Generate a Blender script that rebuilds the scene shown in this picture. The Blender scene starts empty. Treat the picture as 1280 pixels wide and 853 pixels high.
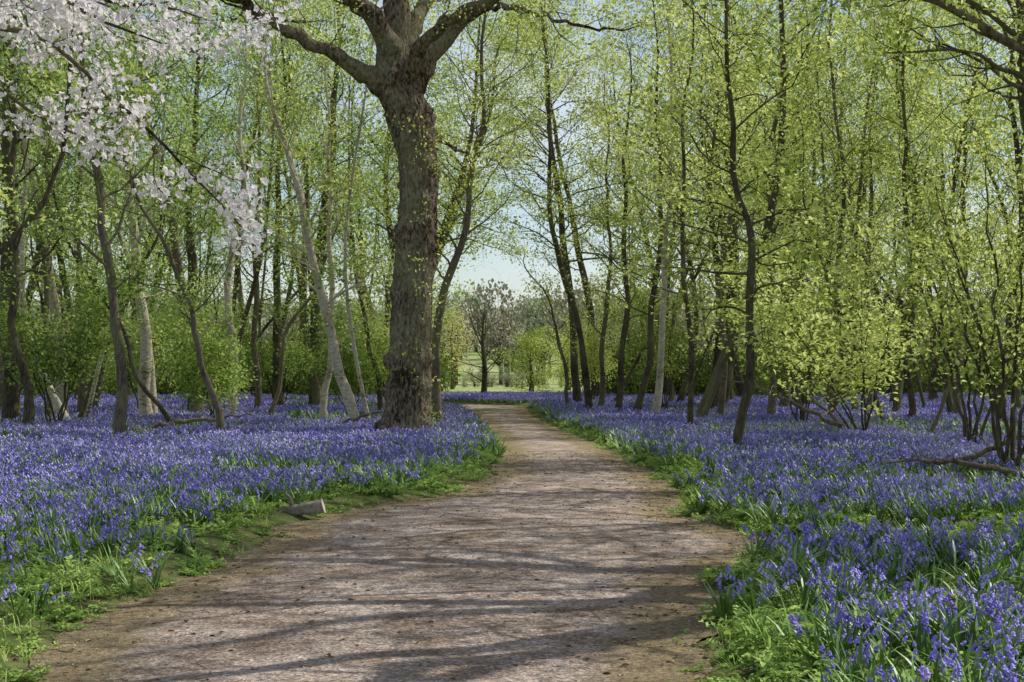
import bpy, math, time, numpy as np
from mathutils import Vector
rng = np.random.default_rng(7)
scene = bpy.context.scene
F = 1778.0; CAMH = 1.6

# ------------------------------------------------------------------ utils
def survey(h, v, d):
    """theodolite reading (h,v) with range d -> world position"""
    return np.array([(h-640)/F*d, d, CAMH+(465-v)/F*d])
def smooth(x,a,b):
    t=np.clip((x-a)/(b-a),0,1); return t*t*(3-2*t)
def _h(ix,iy,s):
    v=np.sin(ix*127.1+iy*311.7+s*74.7)*43758.5453
    return v-np.floor(v)
def vnoise(x,y,s=0.):
    x=np.asarray(x,float); y=np.asarray(y,float)
    ix=np.floor(x); iy=np.floor(y); fx=x-ix; fy=y-iy
    fx=fx*fx*(3-2*fx); fy=fy*fy*(3-2*fy)
    a=_h(ix,iy,s); b=_h(ix+1,iy,s); c=_h(ix,iy+1,s); d=_h(ix+1,iy+1,s)
    return (a*(1-fx)+b*fx)*(1-fy)+(c*(1-fx)+d*fx)*fy
def fbm(x,y,s=0.):
    return (vnoise(x,y,s)*.5+vnoise(x*2.1,y*2.1,s+1)*.3+vnoise(x*4.3,y*4.3,s+2)*.2)
LY=[-6,7.33,8.75,10.16,12.1,15,16.4,18.1,22.8,30,40.6,57,62,65,67,69,74]
LX=[-2.2,-2.39,-2.66,-2.51,-2.38,-2.19,-1.94,-.81,-.15,-.17,-.57,-1.6,-2.6,-5,-12,-22,-26]
RY=[-6,7.33,9.3,11.6,13.2,14.2,16.3,19.6,25.9,35.6,51.7,66,69,71,73,74]
RX=[1.0,.99,1.10,1.63,2.38,2.08,1.87,2.2,2.04,1.5,.58,.55,-.5,-4,-14,-25]
def edges(y):
    n1=(fbm(y*1.3,y*0+3,5)-.5)*.45; n2=(fbm(y*1.3,y*0+9,8)-.5)*.45
    return np.interp(y,LY,LX)+n1, np.interp(y,RY,RX)+n2
def edist(x,y):
    l,r=edges(y)
    e=np.maximum(l-x,x-r)
    e=np.where(y>74,6.,e)
    tr=np.abs(y-(13.1+.12*(x-2.4)))-.33
    e=np.where(x>1.8,np.minimum(e,tr),e)
    return e
def terrain(x,y):
    x=np.asarray(x,float); y=np.asarray(y,float)
    e=edist(x,y); s=smooth(e,-.15,.6)
    z=-.05+s*(.11+.12*(fbm(x*.45,y*.45,2)-.3))
    z=z+smooth(y,170,420)*12*(.7+.5*vnoise(x*.008,y*.008,4))
    return z

def new_obj(name, me, parent=None):
    o=bpy.data.objects.new(name,me)
    scene.collection.objects.link(o)
    if parent: o.parent=parent
    return o
def mesh_np(name, V, Fs, mats=(), mi=None, smoothf=True):
    me=bpy.data.meshes.new(name)
    V=np.asarray(V,np.float32)
    me.vertices.add(len(V)); me.vertices.foreach_set('co',V.ravel())
    loops=[];tot=[]
    for f in Fs:
        f=np.asarray(f,np.int32)
        if len(f)==0: continue
        loops.append(f.ravel()); tot.append(np.full(len(f),f.shape[1],np.int32))
    loops=np.concatenate(loops); tot=np.concatenate(tot)
    st=np.concatenate([[0],np.cumsum(tot)[:-1]]).astype(np.int32)
    me.loops.add(len(loops)); me.loops.foreach_set('vertex_index',loops)
    me.polygons.add(len(tot)); me.polygons.foreach_set('loop_start',st)
    if mi is not None: me.polygons.foreach_set('material_index',np.asarray(mi,np.int32))
    me.polygons.foreach_set('use_smooth',np.full(len(tot),smoothf))
    for m in mats: me.materials.append(m)
    me.update(calc_edges=True)
    return me

class MB:
    def __init__(s): s.V=[];s.Q=[];s.M=[];s.n=0
    def add(s,v,q,m=0):
        s.V.append(v); s.Q.append(np.asarray(q)+s.n); s.M.append(np.full(len(q),m)); s.n+=len(v)
    def mesh(s,name,mats,sm=True):
        by={}
        for q,m in zip(s.Q,s.M): by.setdefault(q.shape[1],[[],[]]); by[q.shape[1]][0].append(q); by[q.shape[1]][1].append(m)
        return mesh_np(name,np.concatenate(s.V),[np.concatenate(b[0]) for b in by.values()],mats,np.concatenate([np.concatenate(b[1]) for b in by.values()]),sm)
_qc={}
def quads(n,k):
    if (n,k) not in _qc:
        i=np.arange(n-1)[:,None]; j=np.arange(k)[None]; j2=(j+1)%k
        _qc[(n,k)]=np.stack([i*k+j,i*k+j2,(i+1)*k+j2,(i+1)*k+j],-1).reshape(-1,4)
    return _qc[(n,k)]
def tube_v(p,r,k):
    p=np.asarray(p,float); r=np.asarray(r,float)
    t=np.empty_like(p); t[1:-1]=p[2:]-p[:-2]; t[0]=p[1]-p[0]; t[-1]=p[-1]-p[-2]
    t/=np.sqrt((t*t).sum(1))[:,None]+1e-9
    m=np.abs(t.mean(0)); ref=np.zeros(3); ref[np.argmin(m)]=1
    a=np.cross(t,ref); a/=np.sqrt((a*a).sum(1))[:,None]+1e-9
    b=np.cross(t,a)
    th=np.arange(k)*2*np.pi/k
    return (p[:,None]+r[:,None,None]*(np.cos(th)[None,:,None]*a[:,None]+np.sin(th)[None,:,None]*b[:,None])).reshape(-1,3)
def tube(mb,p,r,k,m=0):
    mb.add(tube_v(p,r,k),quads(len(p),k),m)
def nrm(v): return v/(np.sqrt((v*v).sum())+1e-9)
def resample(P,R,n):
    P=np.asarray(P,float);R=np.asarray(R,float)
    s=np.concatenate([[0],np.cumsum(np.sqrt(((P[1:]-P[:-1])**2).sum(1)))]); u=np.linspace(0,s[-1],n)
    Q=np.stack([np.interp(u,s,P[:,i]) for i in range(3)],1); rr=np.interp(u,s,R)
    for _ in range(2):
        Q[1:-1]=.5*Q[1:-1]+.25*(Q[:-2]+Q[2:])
    return Q,rr

# ------------------------------------------------------------------ materials
def mat(name):
    m=bpy.data.materials.new(name); m.use_nodes=True; nt=m.node_tree; nt.nodes.clear()
    o=nt.nodes.new('ShaderNodeOutputMaterial'); return m,nt,o
def N(nt,t,**kw):
    n=nt.nodes.new(t)
    for k,v in kw.items():
        if k in n.inputs.keys(): n.inputs[k].default_value=v
        else: setattr(n,k,v)
    return n
def ramp(nt,stops):
    n=nt.nodes.new('ShaderNodeValToRGB'); cr=n.color_ramp
    while len(cr.elements)<len(stops): cr.elements.new(.5)
    for e,(p,c) in zip(cr.elements,stops):
        e.position=p; e.color=(*c,1)
    return n
def leaf_mat(name,stops,trans=.5,gloss=0.,attr=False):
    m,nt,o=mat(name)
    geo=N(nt,'ShaderNodeNewGeometry')
    if attr:
        oi=N(nt,'ShaderNodeAttribute',attribute_name='tone'); src=oi.outputs['Fac']
    else:
        oi=N(nt,'ShaderNodeObjectInfo'); src=oi.outputs['Random']
    mx=N(nt,'ShaderNodeMath',operation='MULTIPLY_ADD'); mx.inputs[1].default_value=.6
    m2=N(nt,'ShaderNodeMath',operation='MULTIPLY'); m2.inputs[1].default_value=.4
    nt.links.new(geo.outputs['Random Per Island'],m2.inputs[0])
    nt.links.new(src,mx.inputs[0]); nt.links.new(m2.outputs[0],mx.inputs[2])
    r=ramp(nt,stops); nt.links.new(mx.outputs[0],r.inputs[0])
    d=N(nt,'ShaderNodeBsdfDiffuse'); nt.links.new(r.outputs[0],d.inputs[0]); out=d
    if trans>0:
        t=N(nt,'ShaderNodeBsdfTranslucent'); nt.links.new(r.outputs[0],t.inputs[0])
        a=N(nt,'ShaderNodeMixShader'); a.inputs[0].default_value=trans
        nt.links.new(d.outputs[0],a.inputs[1]); nt.links.new(t.outputs[0],a.inputs[2]); out=a
    if gloss>0:
        g=N(nt,'ShaderNodeBsdfGlossy',Roughness=.45); g.inputs['Color'].default_value=(.8,.8,.8,1)
        b=N(nt,'ShaderNodeMixShader'); b.inputs[0].default_value=gloss
        nt.links.new(out.outputs[0],b.inputs[1]); nt.links.new(g.outputs[0],b.inputs[2]); out=b
    nt.links.new(out.outputs[0],o.inputs[0]); return m
def bark_mat(name,stops,sc=(7,7,1.6),bump=.6,ns=3.,dist=.04,moss=0.):
    m,nt,o=mat(name)
    tc=N(nt,'ShaderNodeTexCoord'); mp=N(nt,'ShaderNodeMapping'); mp.inputs['Scale'].default_value=sc
    nt.links.new(tc.outputs['Object'],mp.inputs[0])
    n1=N(nt,'ShaderNodeTexNoise',Scale=ns,Detail=7.,Roughness=.65); nt.links.new(mp.outputs[0],n1.inputs['Vector'])
    n2=N(nt,'ShaderNodeTexNoise',Scale=.9,Detail=3.); nt.links.new(tc.outputs['Object'],n2.inputs['Vector'])
    ad=N(nt,'ShaderNodeMath',operation='MULTIPLY_ADD'); ad.inputs[1].default_value=.6
    mm=N(nt,'ShaderNodeMath',operation='MULTIPLY'); mm.inputs[1].default_value=.4
    nt.links.new(n2.outputs[0],mm.inputs[0]); nt.links.new(n1.outputs[0],ad.inputs[0]); nt.links.new(mm.outputs[0],ad.inputs[2])
    r=ramp(nt,stops); nt.links.new(ad.outputs[0],r.inputs[0]); col=r.outputs[0]
    if moss:
        mr=N(nt,'ShaderNodeMapRange'); mr.inputs['From Min'].default_value=.46; mr.inputs['From Max'].default_value=.6; mr.inputs['To Max'].default_value=moss
        nt.links.new(n2.outputs[0],mr.inputs[0]); mg=N(nt,'ShaderNodeMixRGB'); mg.inputs[2].default_value=(.17,.19,.07,1)
        nt.links.new(mr.outputs[0],mg.inputs[0]); nt.links.new(col,mg.inputs[1]); col=mg.outputs[0]
    bs=N(nt,'ShaderNodeBsdfDiffuse',Roughness=.9)
    nt.links.new(col,bs.inputs['Color'])
    bp=N(nt,'ShaderNodeBump',Strength=bump,Distance=dist)
    nt.links.new(n1.outputs[0],bp.inputs['Height']); nt.links.new(bp.outputs[0],bs.inputs['Normal'])
    nt.links.new(bs.outputs[0],o.inputs[0]); return m

M_oak=bark_mat('oak_bark',[(.40,(.05,.038,.025)),(.48,(.24,.185,.13)),(.56,(.42,.345,.255)),(.64,(.56,.49,.385))],(5.5,5.5,2.6),1.0,3.,.16,.4)
M_bark=bark_mat('grey_bark',[(.36,(.07,.055,.04)),(.52,(.22,.18,.13)),(.66,(.40,.34,.26))],(9,9,2),.6,moss=.5)
M_dark=bark_mat('dark_bark',[(.36,(.035,.028,.02)),(.52,(.13,.105,.073)),(.66,(.27,.225,.16))],(9,9,2),.6,moss=.4)
M_birch=bark_mat('birch_bark',[(.36,(.09,.065,.045)),(.44,(.45,.38,.28)),(.6,(.72,.65,.54))],(4,4,9),.4,2.)
M_log=bark_mat('log_bark',[(.36,(.12,.10,.08)),(.5,(.36,.31,.25)),(.66,(.56,.50,.42))],(9,9,9),.8)
M_cut=bark_mat('log_cut_wood',[(.36,(.45,.38,.28)),(.66,(.68,.6,.48))],(3,3,3),.2)
M_leafA=leaf_mat('spring_leaf',[(.12,(.20,.27,.045)),(.48,(.46,.54,.12)),(.85,(.74,.78,.28))],.5,attr=True)
M_leafB=leaf_mat('green_leaf',[(.12,(.11,.18,.035)),(.48,(.29,.41,.085)),(.85,(.57,.66,.21))],.5,attr=True)
M_leafY=leaf_mat('yellow_leaf',[(.1,(.56,.54,.16)),(.9,(.74,.70,.28))],.4,attr=True)
M_far=leaf_mat('distant_leaf_hazed',[(.05,(.36,.30,.23)),(.35,(.44,.39,.29)),(.6,(.33,.38,.23)),(.9,(.44,.48,.28))],0)  # pale greyish tones: distance haze painted into the foliage colour
M_thick=leaf_mat('thicket_leaf',[(.05,(.10,.09,.04)),(.4,(.12,.17,.04)),(.7,(.20,.28,.06)),(.95,(.34,.42,.10))],.3)
M_petal=leaf_mat('cherry_petal',[(.1,(.80,.74,.73)),(.9,(.88,.84,.83))],.4,attr=True)
M_bell=leaf_mat('bluebell_petal',[(.1,(.16,.12,.50)),(.5,(.31,.25,.70)),(.9,(.56,.47,.88))],0)
M_strap=leaf_mat('bluebell_leaf',[(.1,(.06,.13,.025)),(.9,(.25,.40,.08))],0,.06)
M_stem=leaf_mat('bluebell_stem',[(.1,(.13,.17,.09)),(.9,(.22,.26,.17))],0)
M_herb=leaf_mat('herb_leaf',[(.1,(.12,.21,.04)),(.5,(.28,.42,.09)),(.9,(.50,.62,.18))],.3)
M_dead=leaf_mat('dead_leaf',[(.1,(.11,.075,.045)),(.5,(.26,.18,.11)),(.9,(.5,.4,.27))],0)
M_stone=leaf_mat('pebble_stone',[(.1,(.16,.14,.12)),(.9,(.5,.46,.42))],0.)

# ground
M_ground,nt,o=mat('woodland_floor')
geo=N(nt,'ShaderNodeNewGeometry'); n1=N(nt,'ShaderNodeTexNoise',Scale=3.,Detail=9.,Roughness=.7); nt.links.new(geo.outputs['Position'],n1.inputs['Vector'])
r1=ramp(nt,[(.35,(.05,.065,.02)),(.5,(.10,.12,.04)),(.65,(.18,.14,.08))]); nt.links.new(n1.outputs[0],r1.inputs[0])
n2=N(nt,'ShaderNodeTexNoise',Scale=.09,Detail=9.,Roughness=.65); nt.links.new(geo.outputs['Position'],n2.inputs['Vector'])
r2=ramp(nt,[(.38,(.15,.20,.07)),(.5,(.26,.31,.12)),(.62,(.37,.37,.20))]); nt.links.new(n2.outputs[0],r2.inputs[0])  # far field grass, its colour dulled to include painted haze
sx=N(nt,'ShaderNodeSeparateXYZ'); nt.links.new(geo.outputs['Position'],sx.inputs[0])
mr=N(nt,'ShaderNodeMapRange'); mr.inputs['From Min'].default_value=86; mr.inputs['From Max'].default_value=94
nt.links.new(sx.outputs['Y'],mr.inputs[0])
mx=N(nt,'ShaderNodeMixRGB'); nt.links.new(mr.outputs[0],mx.inputs[0]); nt.links.new(r1.outputs[0],mx.inputs[1]); nt.links.new(r2.outputs[0],mx.inputs[2])
bs=N(nt,'ShaderNodeBsdfDiffuse'); nt.links.new(mx.outputs[0],bs.inputs['Color'])
bp=N(nt,'ShaderNodeBump',Strength=.8,Distance=.05); nt.links.new(n1.outputs[0],bp.inputs['Height']); nt.links.new(bp.outputs[0],bs.inputs['Normal'])
nt.links.new(bs.outputs[0],o.inputs[0])
# path
M_path,nt,o=mat('gravel_path')
geo=N(nt,'ShaderNodeNewGeometry')
nb=N(nt,'ShaderNodeTexNoise',Scale=1.3,Detail=9.,Roughness=.7); nf=N(nt,'ShaderNodeTexNoise',Scale=30.,Detail=7.,Roughness=.8)
vo=N(nt,'ShaderNodeTexVoronoi',Scale=55.)
for n in (nb,nf,vo): nt.links.new(geo.outputs['Position'],n.inputs['Vector'])
rb=ramp(nt,[(.32,(.20,.145,.105)),(.45,(.34,.27,.215)),(.55,(.45,.375,.315)),(.7,(.58,.50,.44))]); nt.links.new(nb.outputs[0],rb.inputs[0])
rf=ramp(nt,[(.33,(.28,.25,.22)),(.45,(.8,.79,.78)),(.55,(1.,1.,1.)),(.7,(1.5,1.48,1.42))]); nt.links.new(nf.outputs[0],rf.inputs[0])
mu=N(nt,'ShaderNodeMixRGB',blend_type='MULTIPLY'); mu.inputs[0].default_value=1; nt.links.new(rb.outputs[0],mu.inputs[1]); nt.links.new(rf.outputs[0],mu.inputs[2])
rv=ramp(nt,[(0,(.45,.42,.4)),(.8,(1.1,1.08,1.05)),(1,(1.6,1.57,1.5))]); sv=N(nt,'ShaderNodeSeparateColor'); nt.links.new(vo.outputs['Color'],sv.inputs[0]); nt.links.new(sv.outputs[0],rv.inputs[0])
mu2=N(nt,'ShaderNodeMixRGB',blend_type='MULTIPLY'); mu2.inputs[0].default_value=.85; nt.links.new(mu.outputs[0],mu2.inputs[1]); nt.links.new(rv.outputs[0],mu2.inputs[2])
at=N(nt,'ShaderNodeAttribute',attribute_name='edge')
nE=N(nt,'ShaderNodeTexNoise',Scale=3.,Detail=8.,Roughness=.75); nt.links.new(geo.outputs['Position'],nE.inputs['Vector'])
am=N(nt,'ShaderNodeMath',operation='ADD'); nt.links.new(at.outputs['Fac'],am.inputs[0]); nt.links.new(nE.outputs[0],am.inputs[1])
mr=N(nt,'ShaderNodeMapRange'); mr.inputs['From Min'].default_value=.72; mr.inputs['From Max'].default_value=1.2; mr.inputs['To Max'].default_value=.9; nt.links.new(am.outputs[0],mr.inputs[0])
re=ramp(nt,[(.3,(.06,.045,.024)),(.45,(.18,.135,.08)),(.56,(.28,.225,.12)),(.72,(.45,.36,.24))]); nt.links.new(nf.outputs[0],re.inputs[0])
me_=N(nt,'ShaderNodeMixRGB'); nt.links.new(mr.outputs[0],me_.inputs[0]); nt.links.new(mu2.outputs[0],me_.inputs[1]); nt.links.new(re.outputs[0],me_.inputs[2])
bs=N(nt,'ShaderNodeBsdfDiffuse')
nt.links.new(me_.outputs[0],bs.inputs['Color'])
bp=N(nt,'ShaderNodeBump',Strength=1.,Distance=.018); nt.links.new(nf.outputs[0],bp.inputs['Height'])
bp2=N(nt,'ShaderNodeBump',Strength=.5,Distance=.012); nt.links.new(vo.outputs['Distance'],bp2.inputs['Height']); nt.links.new(bp.outputs[0],bp2.inputs['Normal'])
nt.links.new(bp2.outputs[0],bs.inputs['Normal']); nt.links.new(bs.outputs[0],o.inputs[0])

# ------------------------------------------------------------------ ground + path
def geom(a,b,n): return np.geomspace(a,b,n)
xs=np.concatenate([-geom(14.5,1800,34)[::-1],np.arange(-14,14.01,.25),geom(14.5,1800,34)])
ys=np.concatenate([-geom(6,300,12)[::-1],np.arange(-5,30,.25),np.arange(30,92,.5),geom(93,3500,60)])
X,Y=np.meshgrid(xs,ys); Z=terrain(X,Y)
V=np.stack([X,Y,Z],-1).reshape(-1,3); nx=len(xs); ny=len(ys)
i=np.arange(ny-1)[:,None]*nx+np.arange(nx-1)[None]
new_obj('ground',mesh_np('ground',V,[np.stack([i,i+1,i+nx+1,i+nx],-1).reshape(-1,4)],[M_ground]))
ys=np.concatenate([np.arange(-5,30,.12),np.arange(30,74,.3)]); nu=33
l,r=edges(ys); u=np.linspace(0,1,nu)
X=(l-.12)[:,None]+(r-l+.24)[:,None]*u[None]; Y=np.repeat(ys[:,None],nu,1)
def pathz(X,Y,u): return .018*(fbm(X*1.1,Y*1.1,3)-.5)+.03*np.sin(u*np.pi)-.016*(fbm(X*4,Y*4,13)-.5)
Z=pathz(X,Y,u[None])
V=np.stack([X,Y,Z],-1).reshape(-1,3); i=np.arange(len(ys)-1)[:,None]*nu+np.arange(nu-1)[None]
pm=mesh_np('path',V,[np.stack([i,i+1,i+nu+1,i+nu],-1).reshape(-1,4)],[M_path])
ed=np.minimum(X-l[:,None],r[:,None]-X); at_=pm.attributes.new('edge','FLOAT','POINT')
at_.data.foreach_set('value',(1-smooth(ed,0,.8)).astype(np.float32).ravel())
new_obj('path',pm)

# ------------------------------------------------------------------ instancing
def src_collection(name,meshes):
    c=bpy.data.collections.new(name)
    for i,m in enumerate(meshes):
        c.objects.link(bpy.data.objects.new('%s_piece_%02d'%(name,i),m))
    return c
_ng={}
def instancer(name,P,R,S,I,coll,parent=None):
    P=np.asarray(P,np.float32)
    me=bpy.data.meshes.new(name); me.vertices.add(len(P)); me.vertices.foreach_set('co',P.ravel())
    me.attributes.new('rot','FLOAT_VECTOR','POINT').data.foreach_set('vector',np.asarray(R,np.float32).ravel())
    me.attributes.new('scl','FLOAT','POINT').data.foreach_set('value',np.asarray(S,np.float32).ravel())
    me.attributes.new('idx','INT','POINT').data.foreach_set('value',np.asarray(I,np.int32).ravel())
    ob=new_obj(name,me,parent)
    if coll.name not in _ng:
        g=bpy.data.node_groups.new('scatter_'+coll.name,'GeometryNodeTree')
        g.interface.new_socket('Geometry',in_out='INPUT',socket_type='NodeSocketGeometry')
        g.interface.new_socket('Geometry',in_out='OUTPUT',socket_type='NodeSocketGeometry')
        gi=g.nodes.new('NodeGroupInput'); go=g.nodes.new('NodeGroupOutput')
        ip=g.nodes.new('GeometryNodeInstanceOnPoints'); ci=g.nodes.new('GeometryNodeCollectionInfo')
        ci.inputs['Collection'].default_value=coll; ci.inputs['Separate Children'].default_value=True; ci.inputs['Reset Children'].default_value=True
        def na(n,t):
            a=g.nodes.new('GeometryNodeInputNamedAttribute'); a.data_type=t; a.inputs['Name'].default_value=n; return a
        a=na('rot','FLOAT_VECTOR'); b=na('scl','FLOAT'); c=na('idx','INT'); er=g.nodes.new('FunctionNodeEulerToRotation')
        L=g.links.new
        L(gi.outputs[0],ip.inputs['Points']); L(ci.outputs[0],ip.inputs['Instance']); ip.inputs['Pick Instance'].default_value=True
        L(c.outputs[0],ip.inputs['Instance Index']); L(a.outputs[0],er.inputs[0]); L(er.outputs[0],ip.inputs['Rotation']); L(b.outputs[0],ip.inputs['Scale'])
        L(ip.outputs[0],go.inputs[0]); _ng[coll.name]=g
    ob.modifiers.new('scatter','NODES').node_group=_ng[coll.name]
    return ob

def rotm(ax,ay,az):
    cx,sx,cy,sy,cz,sz=np.cos(ax),np.sin(ax),np.cos(ay),np.sin(ay),np.cos(az),np.sin(az)
    return np.array([[cz,-sz,0],[sz,cz,0],[0,0,1]])@np.array([[cy,0,sy],[0,1,0],[-sy,0,cy]])@np.array([[1,0,0],[0,cx,-sx],[0,sx,cx]])
LEAFV=np.array([[0,0,0],[.35,.30,.10],[.75,.24,.06],[1,0,-.08],[.75,-.24,.06],[.35,-.30,.10]])
LEAFQ=np.array([[0,3,2,1],[0,5,4,3]])
LV4=np.array([[0,0,0],[.48,.34,.09],[1,0,-.06],[.48,-.34,.09]]); LT=np.array([[0,2,1],[0,3,2]])
def clumpset(m,size,n,sig,flat,big=False,clump=True):
    out=[]
    for s in range(5):
        r=np.random.default_rng(s); V=[];Q=[];k=0
        lv,lq=(LEAFV,LEAFQ) if big else (LV4,LT)
        for _ in range(n):
            R=rotm(r.normal(0,flat),r.normal(.25,flat),r.uniform(0,6.28))
            V.append((lv*size*r.uniform(.6,1.3))@R.T+r.normal(0,1,3)*np.array(sig)); Q.append(lq+k); k+=len(lv)
        out.append((np.concatenate(V),np.concatenate(Q)))
    return (out,m,clump)
C_A=clumpset(M_leafA,.085,27,(.22,.22,.10),.5); C_B=clumpset(M_leafB,.085,27,(.22,.22,.10),.5)
C_Y=clumpset(M_leafY,.12,34,(.5,.5,.4),.6,clump=False)
C_H=clumpset(M_leafA,.10,16,(.25,.25,.05),.3,True)
C_O=clumpset(M_leafA,.065,11,(.14,.14,.1),.7,clump=False)
def blossomset():
    out=[]
    for s in range(5):
        r=np.random.default_rng(s); V=[];Q=[];n=0
        for _ in range(10):
            c=nrm(r.normal(0,1,3))*r.uniform(.02,.11); R=rotm(r.normal(0,.9),r.normal(0,.9),r.uniform(0,6))
            for k in range(5):
                a=k*2*np.pi/5; d=np.array([math.cos(a),math.sin(a),0]); e=np.array([-d[1],d[0],0])
                v=np.array([d*.001,d*.013+e*.009+[0,0,.004],d*.022+[0,0,.008],d*.013-e*.009+[0,0,.004]])
                V.append(v@R.T+c); Q.append(np.array([[0,1,2,3]])+n); n+=4
        out.append((np.concatenate(V),np.concatenate(Q)))
    return (out,M_petal,False)
C_BL=blossomset()
def leaves(name,leaf,cs,parent,ls):
    if len(leaf)==0: return
    L=np.array(leaf)
    if cs[2]:   # foliage gathers in sprays with gaps between
        ph=rng.uniform(0,50)
        nz=vnoise(L[:,0]*.8+L[:,2]*.45+ph,L[:,1]*.8+L[:,2]*1.05,17)*.6+vnoise(L[:,0]*1.9+ph,L[:,2]*2.1-L[:,1]*1.3,19)*.4
        keep=rng.uniform(0,1,len(L))<(.10+.90*smooth(nz,.36,.56)); L=L[keep]; nz=nz[keep]
    else: nz=rng.uniform(0,1,len(L))
    n=len(L)
    if n==0: return
    tone=np.clip(.5+(nz-.55)*1.0+rng.normal(0,.27,n)+rng.normal(0,.12),0,1)
    idx=rng.integers(0,5,n); VV=[];QQ=[];TT=[];off=0
    for k in range(5):
        sel=idx==k; P=L[sel]; m=len(P)
        if m==0: continue
        V,Q=cs[0][k]
        az=rng.uniform(0,6.28,m); tx=rng.normal(0,.3,m); ty=rng.normal(0,.3,m); s=rng.uniform(*ls,m)
        c,sn=np.cos(az),np.sin(az); z=np.zeros(m); o1=np.ones(m)
        Rz=np.stack([c,-sn,z,sn,c,z,z,z,o1],1).reshape(m,3,3)
        T=np.stack([o1,z,tx,z,o1,ty,-tx,-ty,o1],1).reshape(m,3,3)
        M=(T@Rz)*s[:,None,None]
        W=np.einsum('mij,vj->mvi',M,V)+P[:,None]
        VV.append(W.reshape(-1,3)); QQ.append((Q[None]+np.arange(m)[:,None,None]*len(V)).reshape(-1,Q.shape[1])+off); off+=m*len(V)
        TT.append(np.repeat(tone[sel],len(V)))
    me=mesh_np(name,np.concatenate(VV),[np.concatenate(QQ)],[cs[1]],None,False)
    me.attributes.new('tone','FLOAT','POINT').data.foreach_set('value',np.concatenate(TT).astype(np.float32))
    new_obj(name,me,parent)

# bluebells
def bell(mb,c,d,L,w,k):
    if k>3: rr=np.array([.25,.8,.7,1.15])*w*.5; tt=np.array([0,.3,.75,1.])
    else: rr=np.array([.4,1.1])*w*.5; tt=np.array([0,1.])
    tube(mb,c+d*tt[:,None]*L,rr,k,0)
def strap(mb,p,ang,L,w,r,m=1,droop=1.,n=5):
    d=np.array([math.cos(ang),math.sin(ang),0]); e=np.array([-d[1],d[0],0]); t=np.linspace(0,1,n)[:,None]
    s=r.uniform(.25,.9)*droop
    c=p+d*(t*L*s)+np.array([0,0,1])*(L*(t*.95-t**2.4*.55*s))
    ww=w*np.interp(t,[0,.25,.5,.75,1],[.6,1,.95,.65,.08])
    v=np.concatenate([c-e*ww*.5,c+e*ww*.5]); q=[[i,i+1,i+n+1,i+n] for i in range(n-1)]
    mb.add(v,q,m)
def bb_plant(mb,p,r,lod,flower=True):
    h=r.uniform(.20,.37); a=r.uniform(0,6.28); d=np.array([math.cos(a),math.sin(a),0])
    nt_=[7,4,3][lod]; t=np.linspace(0,1,nt_); lean=r.uniform(.0,.16)
    c=p+d*((t**2)*lean+ (t**5)*.06)[:,None]+np.array([0,0,1])*(h*(t-.12*t**5))[:,None]
    if flower:
        if lod<2: tube(mb,c,np.linspace(.0035,.0018,len(t)) if lod==0 else np.full(len(t),.004),3,2)
        nb=[r.integers(6,12),6,4][lod]
        for k in range(nb):
            f=.52+.48*(k+.5)/nb; b=np.array([np.interp(f,t,c[:,i]) for i in range(3)])
            aa=a+r.normal(0,1.1 if lod==0 else 1.5); o=np.array([math.cos(aa),math.sin(aa),0])
            dd=nrm(o*r.uniform(.4,1.)+np.array([0,0,-1.]))
            if lod==0: bell(mb,b+o*.014,dd,.027*r.uniform(.8,1.15),.018,5)
            elif lod==1: bell(mb,b+o*.01,dd,.034,.028,3)
            else: bell(mb,b+o*.01,dd,.048,.036,3)
    for _ in range([8,5,3][lod]):
        strap(mb,p,r.uniform(0,6.28),r.uniform(.22,.38),[.016,.022,.035][lod],r,n=[5,4,3][lod])
def bb_clump(seed,n,rad,lod,square=False,green=0.):
    r=np.random.default_rng(seed); mb=MB()
    for _ in range(n):
        if square: q=np.array([*r.uniform(-rad,rad,2),0.])
        else: a=r.uniform(0,6.28); s=rad*math.sqrt(r.uniform()); q=np.array([s*math.cos(a),s*math.sin(a),0])
        bb_plant(mb,q,r,lod,r.uniform()>=green)
    return mb.mesh('bluebells',[M_bell,M_strap,M_stem],False)
C_BH=src_collection('bluebells_near',[bb_clump(s,4,.17,0,green=.08) for s in range(8)]+[bb_clump(s+20,5,.18,0,green=.85) for s in range(3)])
C_BF=src_collection('bluebells_mid',[bb_clump(s+50,9,.30,1,green=.3) for s in range(6)])
C_T1=src_collection('bluebell_tiles_mid',[bb_clump(s+70,n,.56,1,True,gr) for s,(n,gr) in enumerate([(56,.02),(50,.05),(42,.15),(36,.4),(32,.68),(28,.9)])])
C_T2=src_collection('bluebell_tiles_far',[bb_clump(s+90,n,.85,2,True,gr) for s,(n,gr) in enumerate([(80,.02),(72,.05),(62,.15),(52,.35),(42,.6),(36,.85)])])
def herb(seed):
    r=np.random.default_rng(seed); mb=MB()
    for _ in range(9):
        a=r.uniform(0,6.28); L=r.uniform(.12,.26); d=np.array([math.cos(a),math.sin(a),0]); e=np.array([-d[1],d[0],0])
        rise=r.uniform(.35,1.1)
        def pt(t): return d*L*t+np.array([0,0,1])*L*rise*(t-.45*t*t)
        tt=np.linspace(0,1,4); tube(mb,np.array([pt(t) for t in tt]),np.full(4,.002),3,1)
        for t in np.linspace(.35,1,5):
            for s in (-1,1):
                R=np.stack([nrm(e*s*1.0+d*.6),nrm(np.cross([0,0,1.],e*s+d*.6)),np.array([0,0,1.])],1)
                R=R@rotm(r.normal(0,.35),r.normal(0,.35),r.normal(0,.3))
                mb.add((LEAFV*np.array([.05,.052,.055])*r.uniform(.7,1.3)*(1.25-.5*t))@R.T+pt(t),LEAFQ,0)
    return mb.mesh('herb',[M_herb,M_stem],False)
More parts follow.
